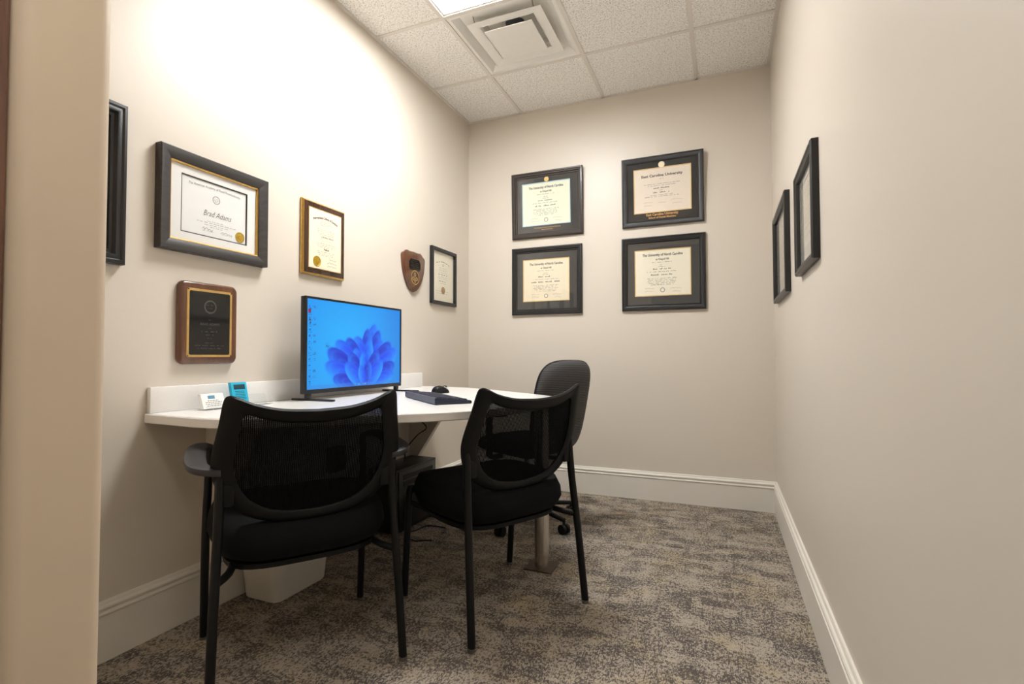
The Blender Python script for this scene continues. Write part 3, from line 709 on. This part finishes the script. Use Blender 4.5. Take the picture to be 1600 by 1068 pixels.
for k in range(14):                      # rows of small desktop icons along the left edge
    v_ = .93 - k * .064
    block(.018, .034, v_ - .030, v_ - .004, (.02, .20, .55), .45)
    block(.014, .042, v_ - .046, v_ - .040, (.02, .16, .45), .5)
    if k % 3 != 1: block(.056, .080, v_ - .035, v_ - .006, (.02, .22, .60), .4)
block(.012, .036, .845, .885, (.55, .03, .25)); block(.018, .034, .755, .772, (.35, .12, .20)); block(.024, .036, .728, .748, (.12, .05, .20))
block(.165, .20, .50, .515, (.1, .55, .95), .6); block(.165, .20, .47, .495, (.02, .2, .55), .4)
for k in range(11): block(.44 + k * .016, .45 + k * .016, .012, .032, (.55 * rs.rand(), .35 + .4 * rs.rand(), .8), .9)
v = [(-0.0035, -sw + 2 * sw * i / (GX - 1), sh0 + (sh1 - sh0) * j / (GY - 1)) for j in range(GY) for i in range(GX)]
f = [(j * GX + i, j * GX + i + 1, (j + 1) * GX + i + 1, (j + 1) * GX + i) for j in range(GY - 1) for i in range(GX - 1)]
so = MB().add(v, f).build('screen', 'screen', mo, 0)
ca = so.data.color_attributes.new('picture', 'FLOAT_COLOR', 'POINT')
ca.data.foreach_set('color', np.concatenate([(np.clip(img, 0, 1) ** 2.2).reshape(-1, 3), np.ones((GX * GY, 1))], 1).astype(np.float32).ravel())

# ------------------------------------------------------------------ keyboard, mouse, cards
kdir = math.atan2(-0.657, 0.754)
kb = thing('keyboard', 'dark navy-black computer keyboard lying on the white counter', 'keyboard', (0.640, -1.548, ZD), kdir)
KL, KW = 0.45, 0.155
side = [(-KW / 2, .004), (-KW / 2 + .004, .0), (KW / 2 - .004, 0), (KW / 2, .003), (KW / 2, .010), (KW / 2 - .006, .014), (-KW / 2 + .006, .028), (-KW / 2, .026)]
MB().prism(side, -KL / 2, KL / 2, lambda a, b, d: (d, a, b)).build('body', 'keyboard_body', kb, 30)
keyproto = None
for rrow in range(6):
    yk = -KW / 2 + .022 + rrow * .0215; zk = .0268 - (yk + KW / 2) * .0905
    for kx in range(18):
        if rrow == 5 and 4 <= kx <= 9: continue
        xk = -KL / 2 + .018 + kx * .0243
        if keyproto is None:
            keyproto = MB().rings([[(-.0105, -.0092, 0), (.0105, -.0092, 0), (.0105, .0092, 0), (-.0105, .0092, 0)], [(-.008, -.007, .005), (.008, -.007, .005), (.008, .007, .005), (-.008, .007, .005)]], False, True).build('key', 'key_black', kb, 0)
            ko = keyproto
        else:
            ko = keyproto.copy(); COL.objects.link(ko); ko.parent = kb
        ko.location = (xk, yk, zk); ko.rotation_euler = (-.09, 0, 0)
sp = MB().rbox(-.07, -.0092, 0, .07, .0092, .005, .002, 1).build('space_bar', 'key_black', kb); sp.location = (-KL / 2 + .018 + 6.5 * .0243, -KW / 2 + .022 + 5 * .0215, .0268 - (.022 + 5 * .0215) * .0905); sp.rotation_euler = (-.09, 0, 0)

ms = thing('computer_mouse', 'small black wireless mouse behind the keyboard', 'mouse', (0.44, -1.17, ZD), R(-20))
def dome(hx, hy, hz, p=2.4, n_=28, lv=7):
    rs_ = []
    for k_ in range(lv):
        t_ = k_ / (lv - 1) * .985; s_ = math.sqrt(max(0, 1 - t_ ** 2.3)); e_ = superell(hx * s_, hy * s_, p, n_)
        rs_.append([(a, b, t_ * hz * (1 - .25 * (b / hy))) for a, b in e_])
    return rs_
MB().rings(dome(.031, .052, .038)).build('shell', 'black_plastic', ms, 60)
MB().tube([(0, .030 + .013 * math.cos(a), .026 + .010 * math.sin(a)) for a in [R(20 + 35 * k_) for k_ in range(5)]], .0035, 8).build('scroll_wheel', 'gray_clip', ms)

ch = thing('business_card_holder', 'stack of white business cards in a clear holder on the counter', 'card holder', (0.075, -2.182, ZD), R(4))
# a card stack leans back to the wall; local y along the wall, x out of it
lean = lambda a, b, d: (0.020 - d - b * .32, a, .004 + b)
MB().prism([(-.046, 0), (.046, 0), (.046, .052), (-.046, .052)], .0, .014, lean).build('cards', 'paper_white', ch, 0)
MB().prism([(-.020, .034), (.008, .034), (.008, .046), (-.020, .046)], -.0006, 0, lean).build('printed_logo', 'ink_blue', ch, 0)
cl = MB()
for b_, a0_, a1_ in ((.028, -.024, .022), (.022, -.034, .034), (.016, -.034, .030), (.010, -.03, .036)):
    x_ = a0_
    while x_ < a1_:
        l_ = random.uniform(.004, .011); cl.add([lean(x_, b_ - .0012, -.0005), lean(min(x_ + l_, a1_), b_ - .0012, -.0005), lean(min(x_ + l_, a1_), b_ + .0012, -.0005), lean(x_, b_ + .0012, -.0005)], [(0, 1, 2, 3)]); x_ += l_ + .0025
cl.build('small_print', 'ink_light', ch, 0)['kind'] = 'stuff'
MB().rbox(-.018, -.048, 0, .034, .048, .003, .001, 1).build('holder_base', 'acrylic', ch)
MB().box(.0305, -.048, .003, .033, .048, .014).build('holder_lip', 'acrylic', ch)

bc_ = thing('appointment_cards', 'stack of turquoise cards standing upright in a clear holder beside the white cards', 'card stack', (0.078, -2.070, ZD), R(-4))
lean2 = lambda a, b, d: (0.020 - d - b * .26, a, .004 + b)
MB().prism([(-.032, 0), (.032, 0), (.032, .088), (-.032, .088)], 0, .016, lean2).build('cards', 'card_blue', bc_, 0)
MB().prism([(-.022, .062), (.024, .062), (.024, .080), (-.022, .080)], -.0006, 0, lean2).build('printed_panel', 'card_navy', bc_, 0)
cl = MB()
for k_ in range(8):
    b_ = .054 - k_ * .006; w_ = random.uniform(.016, .024)
    cl.add([lean2(-w_, b_ - .001, -.0005), lean2(w_, b_ - .001, -.0005), lean2(w_, b_ + .001, -.0005), lean2(-w_, b_ + .001, -.0005)], [(0, 1, 2, 3)])
cl.build('small_print', 'card_navy', bc_, 0)['kind'] = 'stuff'
MB().rbox(-.018, -.034, 0, .034, .034, .003, .001, 1).build('holder_base', 'acrylic', bc_)
ce = thing('clear_card_holder', 'small empty clear acrylic card holder beside the turquoise cards', 'card holder', (0.085, -1.985, ZD), 0)
MB().rbox(-.02, -.045, 0, .03, .045, .003, .001, 1).build('holder_base', 'acrylic', ce)
MB().prism([(-.045, 0), (.045, 0), (.045, .04), (-.045, .04)], .028, .030, lambda a, b, d: (.010 - d * .5 - b * .3, a, .003 + b)).build('holder_back', 'acrylic', ce, 0)
MB().box(.027, -.045, .003, .0295, .045, .014).build('holder_lip', 'acrylic', ce)

# ------------------------------------------------------------------ visitor chairs
def yb(x, z): return -0.165 - (z - 0.47) * 0.28 + 0.55 * x * x
OUT = [(0, .797), (.09, .802), (.16, .818), (.205, .838), (.226, .842), (.238, .826), (.248, .76), (.262, .68), (.262, .63), (.246, .575), (.21, .522), (.15, .485), (.08, .467), (0, .462)]
INN = [(0, .757), (.08, .762), (.14, .775), (.175, .788), (.186, .786), (.192, .775), (.200, .73), (.208, .68), (.208, .635), (.196, .59), (.17, .548), (.125, .515), (.07, .5), (0, .495)]
def closed(half_, k=5):
    h_ = crom(half_, k, False); return [(a, b) for a, b in h_] + [(-a, b) for a, b in h_[-2:0:-1]]
def visitor_chair(label, loc, ang, arms):
    c = thing('visitor_chair', label, 'chair', (loc[0], loc[1], 0), ang, 'black mesh-back visitor chairs')
    oo, ii = closed(OUT), closed(INN)
    pt = lambda L_, dy, k=1.0: [(a * k, yb(a, b) + dy, .64 + (b - .64) * k) for a, b in L_]
    def sh(L1, L2, t, dy): return [(a1 * (1 - t) + a2 * t, yb(a1 * (1 - t) + a2 * t, b1 * (1 - t) + b2 * t) + dy, b1 * (1 - t) + b2 * t) for (a1, b1), (a2, b2) in zip(L1, L2)]
    r_ = [sh(oo, ii, 0, -.004), sh(oo, ii, .15, -.012), sh(oo, ii, .8, -.012), sh(oo, ii, 1, -.006), sh(oo, ii, 1, .004), sh(oo, ii, .8, .010), sh(oo, ii, .15, .010), sh(oo, ii, 0, .002)]
    fr = MB().rings(r_ + [r_[0]], False, False).build('back_frame', 'black_plastic', c, 50)
    cv = [[(a * s_, yb(a * s_, .64 + (b - .64) * s_) - .001, .64 + (b - .64) * s_) for a, b in ii] for s_ in (1.01, .85, .7, .55, .4, .25, .1)]
    MB().rings(cv, False, True).build('back_mesh', 'back_mesh', c, 60)
    # seat cushion
    rs_ = []
    for g, zz in ((.10, .352), (.05, .356), (.015, .375), (.0, .405), (.003, .437), (.018, .458), (.05, .468), (.12, .470), (.2, .468)):
        e_ = superell(.262 - g, .245 - g, 3.6, 48)
        rs_.append([(a * (1 - .06 * max(0, -b) / .245), b + .035, zz + .018 * (b + .25) / .5 * (1 if zz > .4 else .4) + .02 * (abs(a) / .26) ** 3 * (1 if zz > .45 else 0)) for a, b in e_])
    MB().rings(rs_).build('seat', 'seat_fabric', c, 60)
    MB().rings([[(a, b + .03, zz) for a, b in superell(.225 - g, .205 - g, 3.5, 32)] for g, zz in ((.02, .336), (0, .342), (0, .356))]).build('seat_pan', 'black_plastic', c, 40)
    for s_ in (-1, 1):
        l_ = MB().tube(crom([(s_ * .262, -.236, .012), (s_ * .254, -.212, .25), (s_ * .244, -.186, .47), (s_ * .240, -.172, .628)], 4, False), .0125, 12, .0155, up=(0, 1, 0)).build('leg', 'black_metal', c, 50)
        MB().cyl((s_ * .262, -.237), .0135, 0, .014, 14, .0125).build('glide', 'glide_metal', l_)
        top = .642 if arms else .43
        l_ = MB().tube(crom([(s_ * .262, .236, .012), (s_ * .262, .215, .25), (s_ * .260, .200, .42), (s_ * .252, .178, top)], 4, False), .0125, 12, .0155, up=(0, 1, 0)).build('leg', 'black_metal', c, 50)
        MB().cyl((s_ * .262, .237), .0135, 0, .014, 14, .0125).build('glide', 'glide_metal', l_)
        MB().tube(crom([(s_ * .250, -.200, .335), (s_ * .205, -.12, .345), (s_ * .205, .1, .35), (s_ * .258, .205, .38)], 4, False), .011, 10).build('seat_rail', 'black_metal', c, 50)
        MB().rbox(s_ * .220 - .016, -.186, .535, s_ * .220 + .016, -.160, .595, .006).build('back_bracket', 'black_plastic', c)
        if arms:
            path = crom([(s_ * .238, -.178, .630), (s_ * .268, -.172, .635), (s_ * .292, -.135, .641), (s_ * .298, -.06, .647), (s_ * .297, .02, .654), (s_ * .290, .09, .660), (s_ * .274, .15, .657), (s_ * .250, .178, .645)], 5, False)
            k_ = len(path); rad = [.016 + .013 * math.sin(math.pi * min(1, i_ / (k_ - 1) * 1.05)) for i_ in range(k_)]
            ring_v = []
            for i_, q_ in enumerate(path):
                a_ = Vector(path[max(i_ - 1, 0)]); b_ = Vector(path[min(i_ + 1, k_ - 1)]); t_ = (b_ - a_); t_.z = 0; t_.normalize(); nn = Vector((-t_.y, t_.x, 0))
                ring_v.append([Vector(q_) + nn * (x_ * rad[i_]) + Vector((0, 0, z_)) for x_, z_ in ((-1, 0), (-.9, .008), (-.5, .011), (.5, .011), (.9, .008), (1, 0), (.85, -.009), (-.85, -.009))])
            MB().rings(ring_v).build('armrest', 'arm_plastic', c, 50)
    return c
visitor_chair('black mesh-back chair with armrests, nearest, standing by the wastebasket', (0.520, -2.195), R(54.8), True)
visitor_chair('black mesh-back chair without armrests, in front of the steel desk post', (0.965, -1.654), R(60.8), False)

# ------------------------------------------------------------------ task chair behind the desk
tc = thing('task_chair', 'grey ribbed swivel task chair behind the counter end', 'office chair', (0.745, -0.712, 0), R(65.8))
def tb(x, z): return -0.235 - (z - .45) * .20 + .5 * x * x
bo = closed([(0, .925), (.09, .922), (.155, .905), (.195, .865), (.212, .80), (.215, .70), (.212, .60), (.200, .52), (.165, .455), (.09, .425), (0, .42)], 4)
BC = .67
rings_ = []
for s_, dy in ((.6, .030), (.85, .026), (.96, .016), (1.0, 0), (.97, -.016), (.85, -.027), (.6, -.031)):
    rings_.append([(a * s_, tb(a * s_, b) + dy, BC + (b - BC) * s_) for a, b in bo])
MB().rings(rings_).build('backrest', 'task_fabric', tc, 60)
MB().rings([[(a * s_, tb(a * s_, b) + dy, BC + (b - BC) * s_) for a, b in bo] for s_, dy in ((1.003, .004), (1.012, 0), (1.003, -.006))], False, False).build('edge_trim', 'black_plastic', tc, 60)
rs_ = []
for g, zz in ((.10, .408), (.03, .415), (.0, .435), (.0, .455), (.02, .478), (.06, .488), (.15, .488)):
    rs_.append([(a, b + .02, zz) for a, b in superell(.245 - g, .235 - g, 3.2, 40)])
MB().rings(rs_).build('seat', 'seat_fabric', tc, 60)
MB().tube(crom([(0, -.05, .395), (0, -.20, .39), (0, -.275, .42), (0, -.295, .50), (0, -.305, .60)], 5, False), .028, 12, .010).build('back_bar', 'black_plastic', tc, 50)
MB().rbox(-.09, -.10, .375, .09, .08, .408, .008).build('tilt_box', 'black_plastic', tc)
for s_ in (-1, 1):
    MB().tube(crom([(s_ * .20, .0, .40), (s_ * .275, .0, .405), (s_ * .285, .0, .45), (s_ * .285, .0, .63)], 5, False), .022, 10, .014).build('arm_post', 'black_plastic', tc, 50)
    MB().rbox(s_ * .285 - .038, -.11, .628, s_ * .285 + .038, .13, .655, .010, 3).build('arm_pad', 'black_plastic', tc)
kn = MB().tube([(0, -.30, .555), (0, -.335, .555), (0, -.345, .555)], [.020, .020, .015], 14).build('knob', 'black_plastic', tc, 50)
co = MB().cyl((0, 0), .028, .09, .25, 20).build('gas_column', 'black_plastic', tc)
MB().cyl((0, 0), .016, .25, .378, 16).build('piston', 'steel', co)
bs = MB().cyl((0, 0), .045, .075, .115, 24, .036).build('hub', 'black_plastic', tc)
for k_ in range(5):
    a_ = R(-20 + 72 * k_); dx, dy = math.cos(a_), math.sin(a_)
    MB().tube([(dx * .03, dy * .03, .098), (dx * .16, dy * .16, .088), (dx * .29, dy * .29, .072)], [.022, .019, .015], 10, .016).build('base_arm', 'black_plastic', tc, 50)
    cx_, cy_ = dx * .29, dy * .29
    cs = MB().tube([(cx_, cy_, .075), (cx_, cy_, .035)], .008, 8).build('caster', 'black_plastic', tc)
    for w_ in (-1, 1):
        pa, pb_ = w_ * .006, w_ * .022
        MB().tube([(cx_ - dy * pa, cy_ + dx * pa, .026), (cx_ - dy * pb_, cy_ + dx * pb_, .026)], .026, 18).build('wheel', 'black_plastic', cs, 50)

# ------------------------------------------------------------------ wastebasket, computer tower, cables
wb = thing('wastebasket', 'white rectangular plastic wastebasket under the counter', 'wastebasket', (0.122, -1.868, 0))
rw = lambda hx_, hy_, rad, zz: [(a, b, zz) for a, b in rrect(0, 0, hx_, hy_, rad, 6)]
MB().rings([rw(.088, .132, .032, 0), rw(.092, .136, .034, .006), rw(.118, .168, .042, .37), rw(.114, .164, .040, .37), rw(.089, .132, .031, .012)], True, True).build('bin_body', 'plastic_white', wb, 40)
MB().rings([rw(.117, .167, .042, .352), rw(.1225, .173, .045, .355), rw(.1235, .174, .045, .374), rw(.113, .163, .040, .374), rw(.1135, .1635, .040, .366)], False, False).build('rim', 'plastic_white', wb, 40)

tw = thing('computer_tower', 'black computer tower standing on the floor under the counter', 'computer', (0.115, -1.02, 0))
MB().rbox(-.09, -.20, .010, .09, .20, .345, .006).build('case', 'tower_black', tw)
MB().rbox(.088, -.185, .03, .097, .185, .335, .004).build('front_panel', 'monitor_black', tw)
for k_ in range(2):
    MB().rbox(.0965, -.15, .285 - k_ * .035, .0985, .15, .310 - k_ * .035, .001, 1).build('drive_bay', 'black_plastic', tw)
for a_, b_ in ((.12, .20), (-.06, .15)): MB().tube([(.0965, a_, b_), (.0985, a_, b_)], .003, 8).build('indicator_light', 'led_white', tw)
for sx in (-1, 1):
    for sy in (-1, 1): MB().cyl((sx * .07, sy * .17), .014, 0, .011, 12).build('foot', 'black_plastic', tw)

def cable(name, label, pts, r_, mat):
    return tag(MB().tube(crom(pts, 6, False), r_, 8).build(name, mat, None, 60), label, 'cable')
cable('power_cable', 'black cable loop hanging below the counter above the tower', [(.06, -.98, .728), (.10, -1.0, .69), (.20, -1.02, .685), (.235, -1.03, .645), (.18, -1.04, .615), (.13, -1.02, .60), (.20, -1.0, .585), (.25, -1.0, .545), (.19, -1.0, .50), (.13, -1.02, .42), (.12, -1.02, .348)], .0035, 'cable_black')
cable('network_cable', 'pale grey cable dropping to the floor beside the tower', [(.06, -1.42, .50), (.12, -1.41, .46), (.20, -1.42, .43), (.22, -1.43, .36), (.20, -1.42, .25), (.21, -1.42, .12), (.17, -1.40, .03), (.12, -1.42, .004)], .004, 'cable_white')
cable('coiled_cable', 'black cable coiled in a loop on the carpet in front of the tower', [(.30 + .10 * math.cos(R(a_)) + .0006 * (a_ % 90), -1.12 + .12 * math.sin(R(a_)), .0045) for a_ in range(20, 330, 30)], .004, 'cable_black')
ad = thing('power_strip', 'dark power strip fixed on the wall under the counter', 'power strip', (0.0, -1.47, 0.44))
MB().rbox(.001, -.05, -.06, .045, .05, .06, .005).build('case', 'gray_clip', ad)
for k_ in (-1, 1): MB().rbox(.045, -.018, k_ * .03 - .014, .062, .018, k_ * .03 + .014, .004).build('plug', 'black_plastic', ad)
